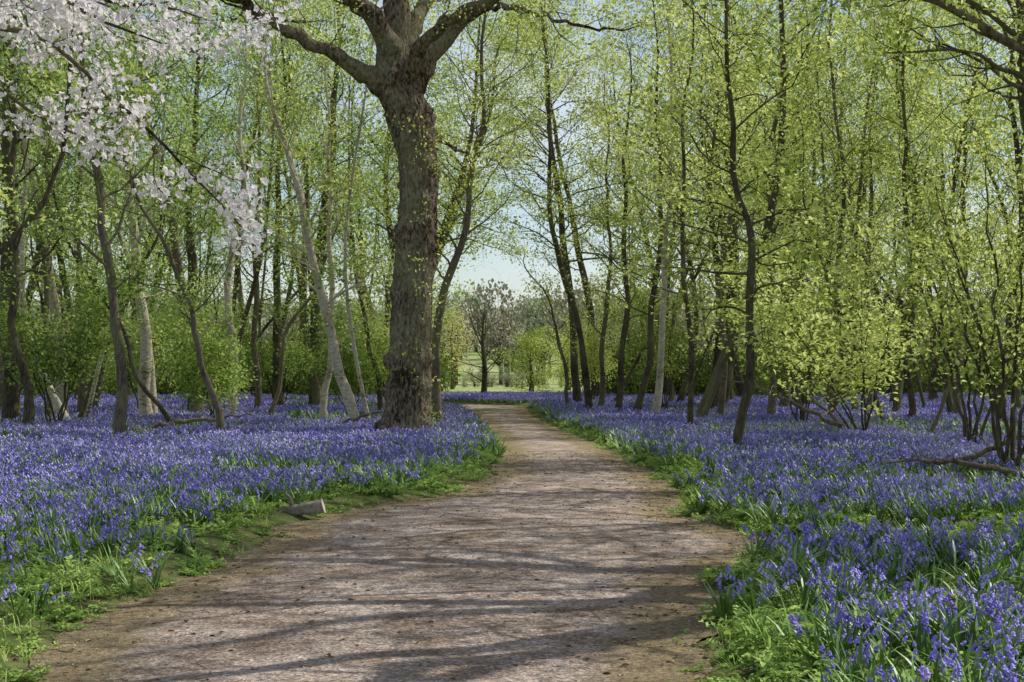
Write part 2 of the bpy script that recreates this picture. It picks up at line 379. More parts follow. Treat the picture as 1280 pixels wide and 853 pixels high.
def tuft(seed):
    r=np.random.default_rng(seed); mb=MB()
    for _ in range(22):
        p=np.array([*r.normal(0,.05,2),0]); strap(mb,p,r.uniform(0,6.28),r.uniform(.10,.26),.008,r,0,1.1)
    return mb.mesh('grass_tuft',[M_herb],False)
C_HB=src_collection('herbs',[herb(s) for s in range(6)]+[tuft(s) for s in range(3)])

LOGC=(-2.30,15.55)
def scatter(dens_fn,x0,x1,y0,y1,dmax):
    n=rng.poisson(dmax*(x1-x0)*(y1-y0)); x=rng.uniform(x0,x1,n); y=rng.uniform(y0,y1,n)
    k=rng.uniform(0,dmax,n)<dens_fn(x,y)
    k&=~((np.abs(x-LOGC[0])<.32)&(y>LOGC[1]-.6)&(y<LOGC[1]+.12))
    return x[k],y[k]
def inview(x,y,m=3.): return (np.abs(x)<.365*y+m)&(y>2)
def patch(x,y): return fbm(x*.55,y*.45,21)
def d_near(x,y):
    e=edist(x,y); g=patch(x,y)
    lo=np.where(x<0,smooth(e,.4,2.1),smooth(e,.15,.9))
    return 13*lo*inview(x,y,2.2)*(y<16.5)*(.35+.65*smooth(g,.3,.5))+1.4*smooth(e,.1,.4)*inview(x,y)*(y<16.5)
x,y=scatter(d_near,-10,10,2,16.5,15)
def place(name,x,y,coll,ni,s0,s1,parent=None,tilt=.12,dz=-.01,I=None):
    n=len(x); R=np.stack([rng.normal(0,tilt,n),rng.normal(0,tilt,n),rng.uniform(0,6.28,n)],1)
    return instancer(name,np.stack([x,y,terrain(x,y)+dz],1),R,rng.uniform(s0,s1,n),rng.integers(0,ni,n) if I is None else I,coll,parent)
gg=patch(x,y); green=rng.uniform(0,1,len(x))<(.20+.70*(1-smooth(gg,.38,.54)))
carpet=place('bluebell_carpet',x,y,C_BH,8,.75,1.2,I=np.where(green,rng.integers(8,11,len(x)),rng.integers(0,8,len(x))))
def d_far(x,y):
    e=edist(x,y); g=patch(x*.6,y*.6)
    return 9*smooth(e,.25,1.0)*(e<1.5)*(.3+.7*smooth(g,.3,.5))*inview(x,y,3)*(y>16)
x,y=scatter(d_far,-10,10,16,66,9)
place('bluebell_margin',x,y,C_BF,6,.8,1.15,carpet)
def tiles(name,y0,y1,step,coll,m):
    X,Y=np.meshgrid(np.arange(-44,44,step),np.arange(y0,y1,step)); x=(X+rng.uniform(-.25,.25,X.shape)*step).ravel(); y=(Y+rng.uniform(-.25,.25,X.shape)*step).ravel()
    k=(edist(x,y)>1.25)&inview(x,y,m); x=x[k]; y=y[k]
    g=fbm(x*.36,y*.24,21)+rng.normal(0,.05,len(x)); I=np.clip(((.61-g)/.28*6).astype(int),0,5)
    place(name,x,y,coll,6,.95,1.08,carpet,.03,-.01,I)
tiles('bluebell_drift',16.6,42,1.0,C_T1,3.); tiles('bluebell_far_drift',42.6,94,1.55,C_T2,4)
def d_herb(x,y):
    e=edist(x,y); g=fbm(x*.8,y*.7,33)
    edge=smooth(e,-.35,.15)*(1-smooth(e,np.where(x<0,1.2,.6),np.where(x<0,2.8,1.5)))
    return (27*edge*(.3+.7*smooth(g,.3,.5))+smooth(e,0,.5)*(5+16*smooth(g,.46,.58)))*inview(x,y,2)*np.where(y>30,.4,np.where(y>20,.7,1))
x,y=scatter(d_herb,-16,16,2,44,48)
e=edist(x,y); s=.45+.6*smooth(e,-.25,.5)
gp=place('ground_cover_plants',x,y,C_HB,9,.6,1.1,None,.2)
gp.data.attributes['scl'].data.foreach_set('value',(rng.uniform(.55,1.1,len(x))*s).astype(np.float32))
def pebble(s):
    r=np.random.default_rng(s); th=np.linspace(0,np.pi,5); mb=MB()
    ring=tube_v(np.stack([0*th,0*th,-np.cos(th)*.35],1),np.sin(th)*.5+.01,7)*r.uniform(.8,1.2,3)
    mb.add(ring*.02*r.uniform(.8,1.2,(len(ring),1)),quads(5,7)); return mb.mesh('pebble',[M_stone],True)
def dleaf(s):
    mb=MB(); mb.add(LEAFV*np.array([.06,.05,.12])+[0,0,.004],LEAFQ); return mb.mesh('dead_leaf',[M_dead],False)
def twig(s):
    r=np.random.default_rng(s); mb=MB(); t=np.linspace(-1,1,6); L=r.uniform(.06,.14)
    tube(mb,np.stack([t*L,r.normal(0,.008,6),np.full(6,.005)],1),np.linspace(.004,.002,6),4); return mb.mesh('twig',[M_dead],False)
C_L=src_collection('litter',[pebble(1),pebble(2),dleaf(1),dleaf(2),twig(3),twig(4)])
def d_lit(x,y):
    e=edist(x,y); return np.where(e<.25,30+100*smooth(e,-.9,-.05),0)*(y<28)
x,y=scatter(d_lit,-4,5,3,28,130)
po=place('path_litter',x,y,C_L,6,.25,.85,None,.15,.0)
co=np.empty(len(x)*3,np.float32); po.data.vertices.foreach_get('co',co); co=co.reshape(-1,3)
l,r=edges(y); uu=np.clip((x-l)/(r-l),0,1); co[:,2]=np.maximum(co[:,2],pathz(x,y,uu)+.002); po.data.vertices.foreach_set('co',co.ravel())

# ------------------------------------------------------------------ trees
UP=np.array([0,0,1.])
class Cfg:
    def __init__(s,**k):
        s.maxl=2; s.n1=20; s.n2=6; s.n3=3; s.len1=2.6; s.ratio=.5; s.wig=.2; s.trop=.05; s.ang=1.05; s.f0=.25; s.leafstep=.3; s.leafj=.10; s.leafl=2; s.ls=(.8,1.3); s.r1=.35
        for a,b in k.items(): setattr(s,a,b)
NS=[0,7,5,4]; KS=[10,5,3,3]
def grow(mb,leaf,p,d,L,r,lvl,c,g):
    n=NS[lvl]; pts=[p]; dirs=[d]
    for _ in range(n-1):
        d=nrm(d+g.normal(0,c.wig,3)+UP*c.trop); p=p+d*(L/(n-1)); pts.append(p); dirs.append(d)
    pts=np.array(pts); rad=np.linspace(r,max(r*.25,.003),n)
    tube(mb,pts,rad,KS[lvl])
    if lvl<c.maxl:
        k=c.n2 if lvl==1 else c.n3
        k=max(1,int(round(k*(.6+.4*g.uniform()))))
        for j in range(k):
            f=.25+.75*(j+g.uniform(.2,.9))/k; f=min(f,.98)*(n-1); i=int(f); q=pts[i]+(pts[min(i+1,n-1)]-pts[i])*(f-i)
            dd=dirs[i]; per=nrm(np.cross(dd,g.normal(0,1,3))); per=nrm(per*np.array([1,1,.55]))
            grow(mb,leaf,q,nrm(dd+per*g.uniform(.6,1.2)),L*c.ratio*g.uniform(.6,1.15)*(1.15-.4*f/(n-1)),rad[i]*.5,lvl+1,c,g)
    if lvl>=c.leafl:
        m=max(1,int(L/c.leafstep)); t=np.linspace(.35,1,m)*(n-1)
        for tt in t:
            i=min(int(tt),n-2); leaf.append(pts[i]+(pts[i+1]-pts[i])*(tt-i)+g.normal(0,c.leafj,3))
def branches(mb,leaf,P,R,c,g,f0=None,f1=1.):
    f0=c.f0 if f0 is None else f0
    n=len(P); a=g.uniform(0,6.28)
    for j in range(c.n1):
        f=f0+(f1-f0)*(j+g.uniform())/c.n1; fi=f*(n-1); i=min(int(fi),n-2); q=P[i]+(P[i+1]-P[i])*(fi-i)
        a+=2.4+g.normal(0,.5); h=np.array([math.cos(a),math.sin(a),0]); td=nrm(P[i+1]-P[i])
        s=(f-f0)/(1-f0+1e-6); ln=c.len1*(.55+.9*s-.85*s*s)*g.uniform(.55,1.35)
        el=c.ang*(1-.45*s)
        grow(mb,leaf,q,nrm(h*math.sin(el)+td*math.cos(el)),ln,min(R[i]*c.r1,.014*ln+.006),1,c,g)
def tree(name,pts,rads,m,cs,cfg,seed,k=10,rings=24,rough=.06):
    g=np.random.default_rng(seed); pts=np.array(pts,float); b=pts[0]; b[2]=float(terrain(b[0],b[1]))-.12
    P,R=resample(pts,rads,rings)
    w=g.normal(0,.12,(rings,3)); w[0]=0
    for _ in range(2): w[1:-1]=.5*w[1:-1]+.25*(w[:-2]+w[2:])
    P[1:-1]+=(w[1:-1]*1.3+g.normal(0,.012,(rings-2,3)))*np.array([1,1,0])
    R=R*(1+g.normal(0,rough,rings)); R[0]*=1.35; R[1]*=1.08
    org=b.copy(); mb=MB(); leaf=[]
    P=P-org
    tube(mb,P,R,k); branches(mb,leaf,P,R,cfg,g)
    o=new_obj(name,mb.mesh(name,[m])); o.location=org
    leaves('leaves',leaf,cs,o,cfg.ls)
    return o

def oak():
    g=np.random.default_rng(11); D=32.
    pts=[survey(h,v,D) for h,v in [(508,560),(509,520),(512,480),(515,400),(518,330),(523,260),(521,190),(508,135),(494,100),(489,60),(497,20),(492,-40),(470,-130),(480,-230)]]
    rad=[.58,.50,.47,.46,.44,.44,.47,.48,.50,.36,.31,.26,.16,.03]
    NR=190
    P,R=resample(pts,rad,NR); P[0][2]=-.05; org=P[0].copy(); P=P-org
    mb=MB(); K=72; V=tube_v(P,R,K).reshape(NR,K,3)
    th=np.arange(K)*2*np.pi/K; zz=P[:,2]
    T,Zm=np.meshgrid(th,zz)
    nz=(fbm(np.cos(T)*2.5+Zm*.9,np.sin(T)*2.5+Zm*1.1,6)-.5)*.30
    cx,sy=np.cos(T)*9,np.sin(T)*9
    nz=nz+(vnoise(cx+Zm*.3,sy+Zm*2.2,9)-.5)*.16+(vnoise(cx*1.7+40,sy*1.7+Zm*4.5,12)-.5)*.13
    for _ in range(110):
        tc=g.uniform(0,6.28); zc=g.uniform(.2,8.4); s=g.uniform(.07,.18); a=g.uniform(.12,.28)
        dt=(T-tc+np.pi)%(2*np.pi)-np.pi
        nz=nz+a*np.exp(-((dt*.5)**2+(Zm-zc)**2)/(s*s))*(.3+1.4*vnoise(T*11,Zm*15,3))
    fl=np.clip(1-Zm/.9,0,1)**2*(.16+.16*np.cos(T*5+.6))
    C=P[:,None]; rr=V-C; V=C+rr*(1+nz[...,None]*.9-.05+fl[...,None])
    mb.add(V.reshape(-1,3),quads(NR,K))
    leaf=[]
    cf=Cfg(maxl=3,n1=8,n2=6,n3=4,len1=3.2,ratio=.5,wig=.26,trop=.03,ang=1.1,leafl=3,leafstep=.4,r1=.35)
    branches(mb,leaf,P,R,cf,g,.72,1.)
    def limb(px,rd,dd,n1=9,ln=2.6,f0=.25,kk=12):
        q=[survey(h,v,D+e) for (h,v),e in zip(px,dd)]
        Q,RR=resample(q,rd,30); Q=Q-org; Q[1:-1]+=g.normal(0,.04,(28,3)); RR=RR*(1+g.normal(0,.07,30)); tube(mb,Q,RR,kk)
        c2=Cfg(maxl=3,n1=n1,n2=5,n3=3,len1=ln,ratio=.5,wig=.3,trop=.02,ang=1.1,leafl=3,leafstep=.4,r1=.35)
        branches(mb,leaf,Q,RR,c2,g,f0,1.)
    limb([(492,122),(466,98),(430,74),(395,52),(350,28),(300,2),(240,-40),(160,-70)],[.30,.24,.17,.15,.14,.12,.09,.02],[0,-.2,-.6,-1,-1.4,-2,-3,-4],12,2.4)
    limb([(508,115),(525,82),(548,48),(580,20),(606,0),(650,-50),(700,-130)],[.36,.30,.24,.21,.19,.14,.03],[0,.1,.3,.5,.9,1.5,2.2],10,3)
    limb([(492,95),(488,60),(472,28),(448,2),(415,-50),(380,-140)],[.36,.28,.24,.20,.15,.03],[0,-.2,-.5,-1,-1.6,-2.4],8,3)
    limb([(495,80),(512,45),(522,15),(545,-30),(560,-110)],[.28,.2,.17,.13,.03],[0,.4,.9,1.6,2.5],6,2.5)
    limb([(560,38),(600,8),(640,4),(690,22),(740,36),(800,30)],[.10,.07,.06,.045,.035,.01],[.4,-.5,-1.2,-2,-2.6,-3],9,1.3,.2,6)
    limb([(500,108),(520,60),(560,20),(620,-5),(700,-30),(780,-40)],[.24,.16,.12,.1,.07,.02],[0,-.6,-1.6,-3,-4.4,-6],9,2.4,.3,8)
    limb([(545,170),(565,185),(600,195),(640,210)],[.05,.035,.025,.008],[.2,.5,1,1.4],5,1.0,.2,5)
    c3=Cfg(maxl=2,n2=3,wig=.3,leafstep=.2,leafl=2,trop=.1)
    for _ in range(60):
        f=g.uniform(.02,.58); i=int(f*(NR-1)); a=g.uniform(0,6.28); h=np.array([math.cos(a),math.sin(a),.2])
        grow(mb,leaf,P[i]+h*R[i]*.9,nrm(h),g.uniform(.12,.4),.009,1,c3,g)
    o=new_obj('oak_tree',mb.mesh('oak_tree',[M_oak])); o.location=org
    leaves('leaves',leaf,C_O,o,(.7,1.3))
oak()

def st(name,px,d,w0,m,cs,seed,top=None,**kw):
    pts=[survey(h,v,d) for (h,v) in px]
    H=top or 12.
    dv=pts[-1]-pts[-2]
    if pts[-1][2]<H:
        dv=nrm(nrm(dv)*.5+UP*.7)
        rem=(H-pts[-1][2]); pts.append(pts[-1]+dv*rem*.5); pts.append(pts[-1]+nrm(dv+UP)*rem*.5)
    r0=w0*.85/F*d/2; zz=np.array([p[2] for p in pts]); tz=np.clip(zz/zz[-1],0,1)
    rad=r0*(1-.9*tz**1.3)
    return tree(name,pts,rad,m,cs,Cfg(**kw),seed)
std=dict(n1=26,n2=6,len1=3.3,f0=.26,leafstep=.34)
st('oak_tree',[(33,560),(30,500),(24,400),(16,250),(12,120)],34,15,M_dark,C_B,101,13,**std)
st('oak_tree',[(155,565),(150,500),(134,380),(122,260),(118,150),(108,20)],30,17,M_bark,C_B,102,12,**std)
st('birch_tree',[(186,535),(180,440),(168,320),(158,220),(154,140)],42,19,M_birch,C_B,103,13,**std)
st('hazel_tree',[(276,560),(262,490),(238,410),(205,310),(170,245),(150,200)],31,11,M_bark,C_B,104,8,**std)
st('birch_tree',[(291,525),(289,420),(292,320),(303,220),(303,100),(306,10)],48,13,M_birch,C_B,105,15,**std)
st('oak_tree',[(242,525),(240,400),(236,250),(245,130)],50,17,M_dark,C_B,106,16,**std)
st('birch_tree',[(446,542),(430,480),(405,395),(382,310),(365,220),(345,165)],38,16,M_birch,C_A,107,12,**std)
st('birch_tree',[(408,535),(410,470),(412,380),(408,280),(408,180)],41,10,M_birch,C_A,108,13,**std)
st('hornbeam_tree',[(350,520),(345,420),(345,330),(350,200)],54,13,M_dark,C_B,109,17,**std)
st('oak_tree',[(396,520),(394,420),(398,320),(415,160)],56,20,M_dark,C_B,110,18,**std)
st('hornbeam_tree',[(547,545),(546,470),(552,390),(572,320),(592,220),(600,150)],39,14,M_bark,C_A,111,13,n1=30,n2=8,len1=3.6,f0=.3,leafstep=.32)
st('hornbeam_tree',[(103,525),(102,400),(95,250),(98,100)],47,14,M_bark,C_B,112,15,**std)
st('oak_tree',[(15,530),(5,400),(8,250),(4,100)],40,24,M_dark,C_B,113,14,**std)
st('hornbeam_tree',[(62,540),(60,420),(52,300),(60,150)],42,10,M_bark,C_B,114,14,**std)
st('hornbeam_tree',[(322,520),(325,420),(318,300),(326,150)],52,10,M_bark,C_B,115,16,**std)
# slender leaning stems
ln_=dict(n1=16,n2=5,len1=1.7,f0=.3,leafstep=.34)
for k,(px,d,w,c) in enumerate([
 ([(215,545),(180,470),(135,385),(85,300)],36,8,C_B),
 ([(330,530),(358,440),(392,350),(430,250)],44,7,C_B),
 ([(478,525),(455,430),(442,330)],50,8,C_B),
 ([(868,535),(905,450),(945,370),(990,290)],40,6,C_A),
 ([(1112,540),(1082,450),(1040,360),(1010,260)],38,6,C_A),
 ([(1160,545),(1195,470),(1235,390),(1290,300)],32,6,C_A),
 ([(1030,545),(1060,470),(1110,400),(1150,300)],42,6,C_A),
 ([(712,512),(702,440),(688,385),(660,345)],55,7,C_A),
 ([(95,545),(120,460),(150,380),(200,290)],40,8,C_B)]):
    st('hazel_tree',px,d,w,M_bark if k%2 else M_dark,c,260+k,6.5 if k==7 else 9,**ln_)
rs=dict(n1=26,n2=6,len1=3.0,f0=.22,leafstep=.34)
st('hornbeam_tree',[(922,580),(928,520),(945,440),(941,350),(935,255),(920,180),(903,90)],25.5,15,M_dark,C_H,201,10,n1=34,n2=7,len1=2.8,f0=.2,ang=1.4,trop=-.01,leafstep=.28)
st('hornbeam_tree',[(737,515),(729,450),(716,390),(703,345),(690,240),(684,140)],52,10,M_dark,C_A,202,16,n1=28,n2=7,len1=3.4,f0=.3,leafstep=.34)
for k,(px,d,w,m) in enumerate([
 ([(748,515),(757,420),(765,300),(758,180)],54,9,M_bark),
 ([(771,515),(780,400),(783,280),(790,150)],50,11,M_dark),
 ([(792,515),(812,390),(825,280),(822,150)],48,12,M_dark),
 ([(817,522),(830,400),(836,250),(838,100)],46,12,M_birch),
 ([(862,545),(862,450),(850,330),(856,200),(860,60)],36,10,M_dark),
 ([(899,530),(903,420),(912,300),(910,150)],44,11,M_bark),
 ([(962,530),(964,400),(966,250),(975,60)],42,13,M_bark),
 ([(1040,520),(1046,400),(1052,250),(1046,120)],48,11,M_bark),
 ([(1085,520),(1090,400),(1082,280),(1100,100)],50,11,M_bark),
 ([(1136,530),(1131,420),(1140,300),(1130,150)],40,11,M_dark),
 ([(1198,530),(1190,420),(1205,300),(1215,160)],44,12,M_bark),
 ([(1250,535),(1262,420),(1275,280),(1270,120)],38,13,M_dark),
 ([(1010,520),(1005,400),(990,280),(1000,120)],55,12,M_dark)]):
    st('hornbeam_tree',px,d,w*.9,m,C_A,210+k,13+(k%4),**rs)
wide=dict(n1=34,n2=9,len1=5.8,f0=.32,leafstep=.32,ratio=.42,ang=1.25,trop=-.01,ls=(1.,1.6))
st('oak_tree',[(722,510),(716,420),(706,320),(690,200)],60,12,M_dark,C_A,231,19,**wide)
st('oak_tree',[(512,505),(518,420),(545,310),(585,180)],66,13,M_dark,C_A,232,20,**{**wide,'f0':.36})
st('hornbeam_tree',[(746,500),(738,400),(722,300),(690,150)],74,12,M_dark,C_A,233,21,**wide)
st('hornbeam_tree',[(500,500),(515,400),(555,300),(612,150)],80,12,M_dark,C_B,234,22,**{**wide,'f0':.37})
sh=dict(n1=12,n2=5,len1=1.3,f0=.3,leafstep=.30,ang=.9)
def shrub(name,h,v,d,n,H,cs,seed,spread,m=M_dark,**kw):
    g=np.random.default_rng(seed); b=survey(h,v,d); b[2]=float(terrain(b[0],b[1]))-.05; mb=MB(); leaf=[]
    c=Cfg(**{**sh,**kw})
    for i in range(n):
        a=g.uniform(0,6.28); hd=np.array([math.cos(a),math.sin(a),0]); hh=H*g.uniform(.6,1.1); s=spread*g.uniform(.3,1)
        pts=[hd*.1*g.uniform(),hd*s*.35+UP*hh*.35,hd*s*.8+UP*hh*.7,hd*s*1.3+UP*hh]
        P,R=resample(pts,[.028,.02,.013,.004],14); P[1:]+=g.normal(0,.03,(13,3)); tube(mb,P,R*H/4,6); branches(mb,leaf,P,R*H/4,c,g)
    o=new_obj(name,mb.mesh(name,[m])); o.location=b; leaves('leaves',leaf,cs,o,c.ls)
shrub('hazel_shrub',1262,600,20.5,8,4.8,C_O,301,1.5,n2=4,leafstep=.3,ls=(.8,1.3))
shrub('hazel_shrub',1080,545,31,7,3.8,C_H,302,2.1,ang=1.3,trop=-.02,n2=4)
shrub('hazel_shrub',1215,560,27,6,5,C_H,303,1.5,n2=4)
shrub('hazel_shrub',270,530,40,7,2.6,C_B,304,1.2)
shrub('hawthorn_shrub',440,520,50,8,3.2,C_B,305,1.6)
shrub('hawthorn_shrub',70,545,36,7,3.6,C_B,306,1.5)
shrub('hazel_shrub',1000,535,38,7,4,C_A,307,1.6)
shrub('hazel_shrub',830,515,52,8,4,C_A,308,1.8)
shrub('hazel_shrub',740,500,66,8,4.5,C_A,309,1.4)
shrub('hawthorn_shrub',180,520,48,8,4,C_B,310,2)
shrub('hawthorn_shrub',490,505,62,8,4,C_A,311,1.6)
shrub('hawthorn_shrub',350,515,55,8,4,C_B,312,2)

def side_tree():
    g=np.random.default_rng(58); mb=MB(); leaf=[]; org=np.array([7.6,13.,-.05])
    def limb(q,rd,n1,ln,f0,k=9,wig=.34,jit=.2):
        Q,RR=resample(np.array(q)-org,rd,30)
        w=g.normal(0,jit,(30,3)); w[1:-1]=.5*w[1:-1]+.25*(w[:-2]+w[2:]); Q[2:-1]+=w[2:-1]; tube(mb,Q,RR,k)
        branches(mb,leaf,Q,RR,Cfg(maxl=3,n1=n1,n2=6,n3=3,len1=ln,wig=wig,trop=.0,leafl=3,leafstep=1.1,r1=.6,ang=1.15),g,f0,1.)
    limb([(7.6,13,-.05),(7.5,13,2),(7.3,12.9,4),(7.6,13,7),(7.2,12.6,10),(7.4,12,13)],[.34,.28,.24,.18,.11,.03],9,3.4,.5,14)
    def flat(q,rd,n1,ln,f0):
        Q,RR=resample(np.array(q)-org,rd,26); Q[1:-1]+=g.normal(0,.03,(24,3)); tube(mb,Q,RR,7)
        branches(mb,leaf,Q,RR,Cfg(maxl=3,n1=n1,n2=5,n3=3,len1=ln,wig=.3,trop=.02,leafl=3,leafstep=.7,r1=.4),g,f0,1.)
    flat([(7.4,12.9,3.4),(6,12.4,4.1),(4.5,12,4.3),(3.7,11.8,4.62),(2.9,11.7,4.9),(1.7,11.6,5.4),(.4,11.4,5.7)],[.10,.07,.045,.035,.028,.02,.008],10,1.3,.45)
    limb([(7.3,12.9,4.0),(5.6,11.2,5.2),(3.9,9.9,5.3),(2.2,9.0,5.5),(.2,8.6,5.9)],[.17,.14,.11,.07,.015],12,1.6,.15,jit=.09)
    limb([(7.3,12.9,4.2),(6,11.9,5.6),(4.4,11.7,5.9),(2.8,11.6,6.0),(.8,11.9,6.4)],[.17,.14,.11,.07,.015],12,1.8,.15,jit=.10)
    limb([(7.3,12.9,4.4),(5.4,13.6,6.4),(3.6,14.4,6.9),(1.6,15.0,7.2)],[.17,.14,.10,.015],12,2.0,.15,jit=.12)
    limb([(7.3,12.9,4.6),(5.6,10.6,6.4),(3.6,8.6,7.2),(1.4,7.4,7.6)],[.17,.13,.09,.012],12,2.0,.2)
    limb([(7.4,12.9,5.4),(6.3,10.8,7.5),(5,9,9),(3.4,7.2,10)],[.14,.10,.06,.015],10,2.2,.2)
    limb([(7.5,13,6.2),(6,14.2,8),(4.2,15.6,9.6),(2.4,17,10.4)],[.14,.10,.06,.015],12,2.6,.2)
    limb([(7.4,13,6.5),(7,14.6,8.5),(6.2,16.4,10),(5.6,18.2,11)],[.11,.08,.05,.015],12,2.4,.2)
    limb([(7.5,13,5),(8.8,13.4,7),(10.4,13,8.6),(12,13,9.6)],[.13,.1,.07,.02],9,2.4,.2)
    o=new_obj('oak_tree',mb.mesh('oak_tree',[M_oak])); o.location=org; leaves('leaves',leaf,C_O,o,(.6,1.1))
side_tree()
st('oak_tree',[(1300,660),(1310,500),(1320,300),(1300,100)],21.5,26,M_dark,C_O,401,14,n1=30,n2=9,len1=5.6,f0=.4,leafstep=.3,wig=.28,r1=.6,ls=(1.,1.7))
st('oak_tree',[(1480,660),(1490,500),(1480,300),(1490,100)],18,32,M_dark,C_O,402,14,n1=28,n2=9,len1=5.6,f0=.42,leafstep=.3,wig=.28,r1=.6,ls=(1.,1.7))
st('oak_tree',[(1290,600),(1300,500),(1290,300),(1280,100)],28,20,M_dark,C_A,403,15,n1=28,n2=8,len1=5.2,f0=.45,leafstep=.4,wig=.28,r1=.5)

def cherry():
    g=np.random.default_rng(77); mb=MB(); leaf=[]; org=np.array([-7.2,11.6,0.]); org[2]=float(terrain(org[0],org[1]))-.1
    def limb(q,rd,n1,ln,f0,k=7,ls=.135):
        Q,RR=resample(np.array(q)-org,rd,24); Q[1:-1]+=g.normal(0,.03,(22,3)); tube(mb,Q,RR,k)
        branches(mb,leaf,Q,RR,Cfg(maxl=2,n1=n1,n2=5,len1=ln,ratio=.5,wig=.22,trop=-.01,leafl=1,leafstep=ls,leafj=.06,r1=.35),g,f0,1.)
        for i in range(13,24):
            if g.uniform()<.7: leaf.append(Q[i]+g.normal(0,.05,3))
    limb([(-7.2,11.6,0),(-7.1,11.5,1.5),(-7.1,11.4,2.8),(-7.3,11.3,4.4),(-7.1,11.2,7)],[.2,.16,.14,.1,.02],8,1.8,.45,10)
    limb([(-7.1,11.4,2.6),(-5.6,11,3.9),(-4.2,10.6,4.35),(-3.2,10.3,3.95),(-2.55,10.2,3.25),(-1.9,10.1,2.6)],[.08,.05,.026,.018,.012,.005],17,.65,.35)
    limb([(-7.1,11.4,2.9),(-5.6,10.6,4.4),(-4.2,10,4.5),(-3.1,9.8,4.15),(-2.4,9.7,3.85)],[.08,.05,.026,.016,.005],15,.8,.4)
    limb([(-7.1,11.4,3.1),(-5.8,11.6,4.6),(-4.6,11.6,4.9),(-3.4,11.5,4.7),(-2.5,11.4,4.45)],[.08,.05,.026,.018,.006],15,.9,.4)
    limb([(-7.1,11.4,2.3),(-5.8,10.8,3.5),(-4.6,10.4,3.95),(-3.6,10.2,3.6),(-2.9,10.2,3.1)],[.07,.045,.024,.014,.005],11,.55,.4)
    limb([(-7.1,11.4,3.6),(-6,10.4,5),(-4.8,9.8,5.0),(-3.3,9.4,4.5)],[.07,.045,.025,.008],15,.9,.4)
    limb([(-7.1,11.4,2.8),(-6,10.4,4.2),(-4.6,9.8,4.35),(-3.4,9.6,4.3),(-2.7,9.5,4.05)],[.07,.045,.025,.015,.006],15,.9,.4)
    o=new_obj('cherry_tree',mb.mesh('cherry_tree',[M_dark])); o.location=org
    leaves('blossom',leaf,C_BL,o,(.75,1.4))
cherry()

def variant(seed,H,r0,cfg,bend):
    g=np.random.default_rng(seed); n=7; z=np.linspace(0,H,n); P=np.stack([np.cumsum(g.normal(0,bend,n)),np.cumsum(g.normal(0,bend,n)),z],1); P[:,:2]-=P[0,:2]
    P,R=resample(P,r0*(1-.93*(z/H)**1.1),18); R[0]*=1.3
    mb=MB(); leaf=[]; tube(mb,P,R,7); branches(mb,leaf,P,R,cfg,g)
    return np.concatenate(mb.V),np.concatenate(mb.Q),np.array(leaf)
VS=[variant(900+i,12+1.2*(i%4),[.07,.13,.06,.10,.17,.09,.05,.12][i],Cfg(n1=22,n2=6,len1=[2.6,3.6,2.3,3.2,4.2,2.9,2.2,3.6][i],f0=[.16,.36,.14,.3,.38,.25,.12,.33][i],leafstep=.40),[.55,.35,.75,.45,.4,.55,.8,.5][i]) for i in range(8)]
def stand(name,xy,m,cs,ls,s0=.8,s1=1.25,keep=1.):
    VV=[];QQ=[];LL=[];n=0
    for (x,y) in xy:
        v,q,l=VS[rng.integers(8)]; a=rng.uniform(0,6.28); s=rng.uniform(s0,s1); R=rotm(rng.normal(0,.11),rng.normal(0,.11),a)*s
        t=np.array([x,y,float(terrain(x,y))-.1]); VV.append(v@R.T+t); QQ.append(q+n); n+=len(v)
        lk=l[rng.uniform(size=len(l))<keep]; LL.append(lk@R.T+t)
    o=new_obj(name,mesh_np(name,np.concatenate(VV),[np.concatenate(QQ)],[m]))
    leaves('leaves',np.concatenate(LL),cs,o,ls)
def spots(n,y0,y1,xl,xr,mind):
    out=[];tries=0
    while len(out)<n and tries<6000:
        tries+=1; y=rng.uniform(y0,y1); x=rng.uniform(xl(y),xr(y))
        if float(edist(np.array(x),np.array(y)))<1.2: continue
        if all((x-a)**2+(y-b)**2>mind**2 for a,b in out): out.append((x,y))
    return out
for k,(x,y) in enumerate(spots(16,36,60,lambda y:-.44*y,lambda y:-.09*y,1.1)):
    stand(['hornbeam_tree','birch_tree','oak_tree'][k%3],[(x,y)],[M_bark,M_birch,M_dark][k%3],C_B,(1.,1.5),.9,1.35)
for k,(x,y) in enumerate(spots(15,36,60,lambda y:.07*y,lambda y:.46*y,1.1)):
    stand(['hornbeam_tree','birch_tree','oak_tree'][k%3],[(x,y)],[M_dark,M_bark,M_dark][k%3],C_A,(1.,1.5),.9,1.35)
stand('background_woodland',spots(66,60,112,lambda y:-.44*y,lambda y:-.06*y,1.3),M_dark,C_B,(1.5,2.4),1.15,1.7,.58)
stand('background_woodland',spots(66,60,112,lambda y:.06*y,lambda y:.44*y,1.3),M_dark,C_A,(1.5,2.4),1.15,1.7,.58)
for k,(x,y) in enumerate([(11.3,30),(13.2,35.5),(10.5,5),(-10.5,20),(-13,14),(16,14)]):
    stand('hornbeam_tree',[(x,y)],M_dark,C_A,(.7,1.1),.85,1.1,.7)
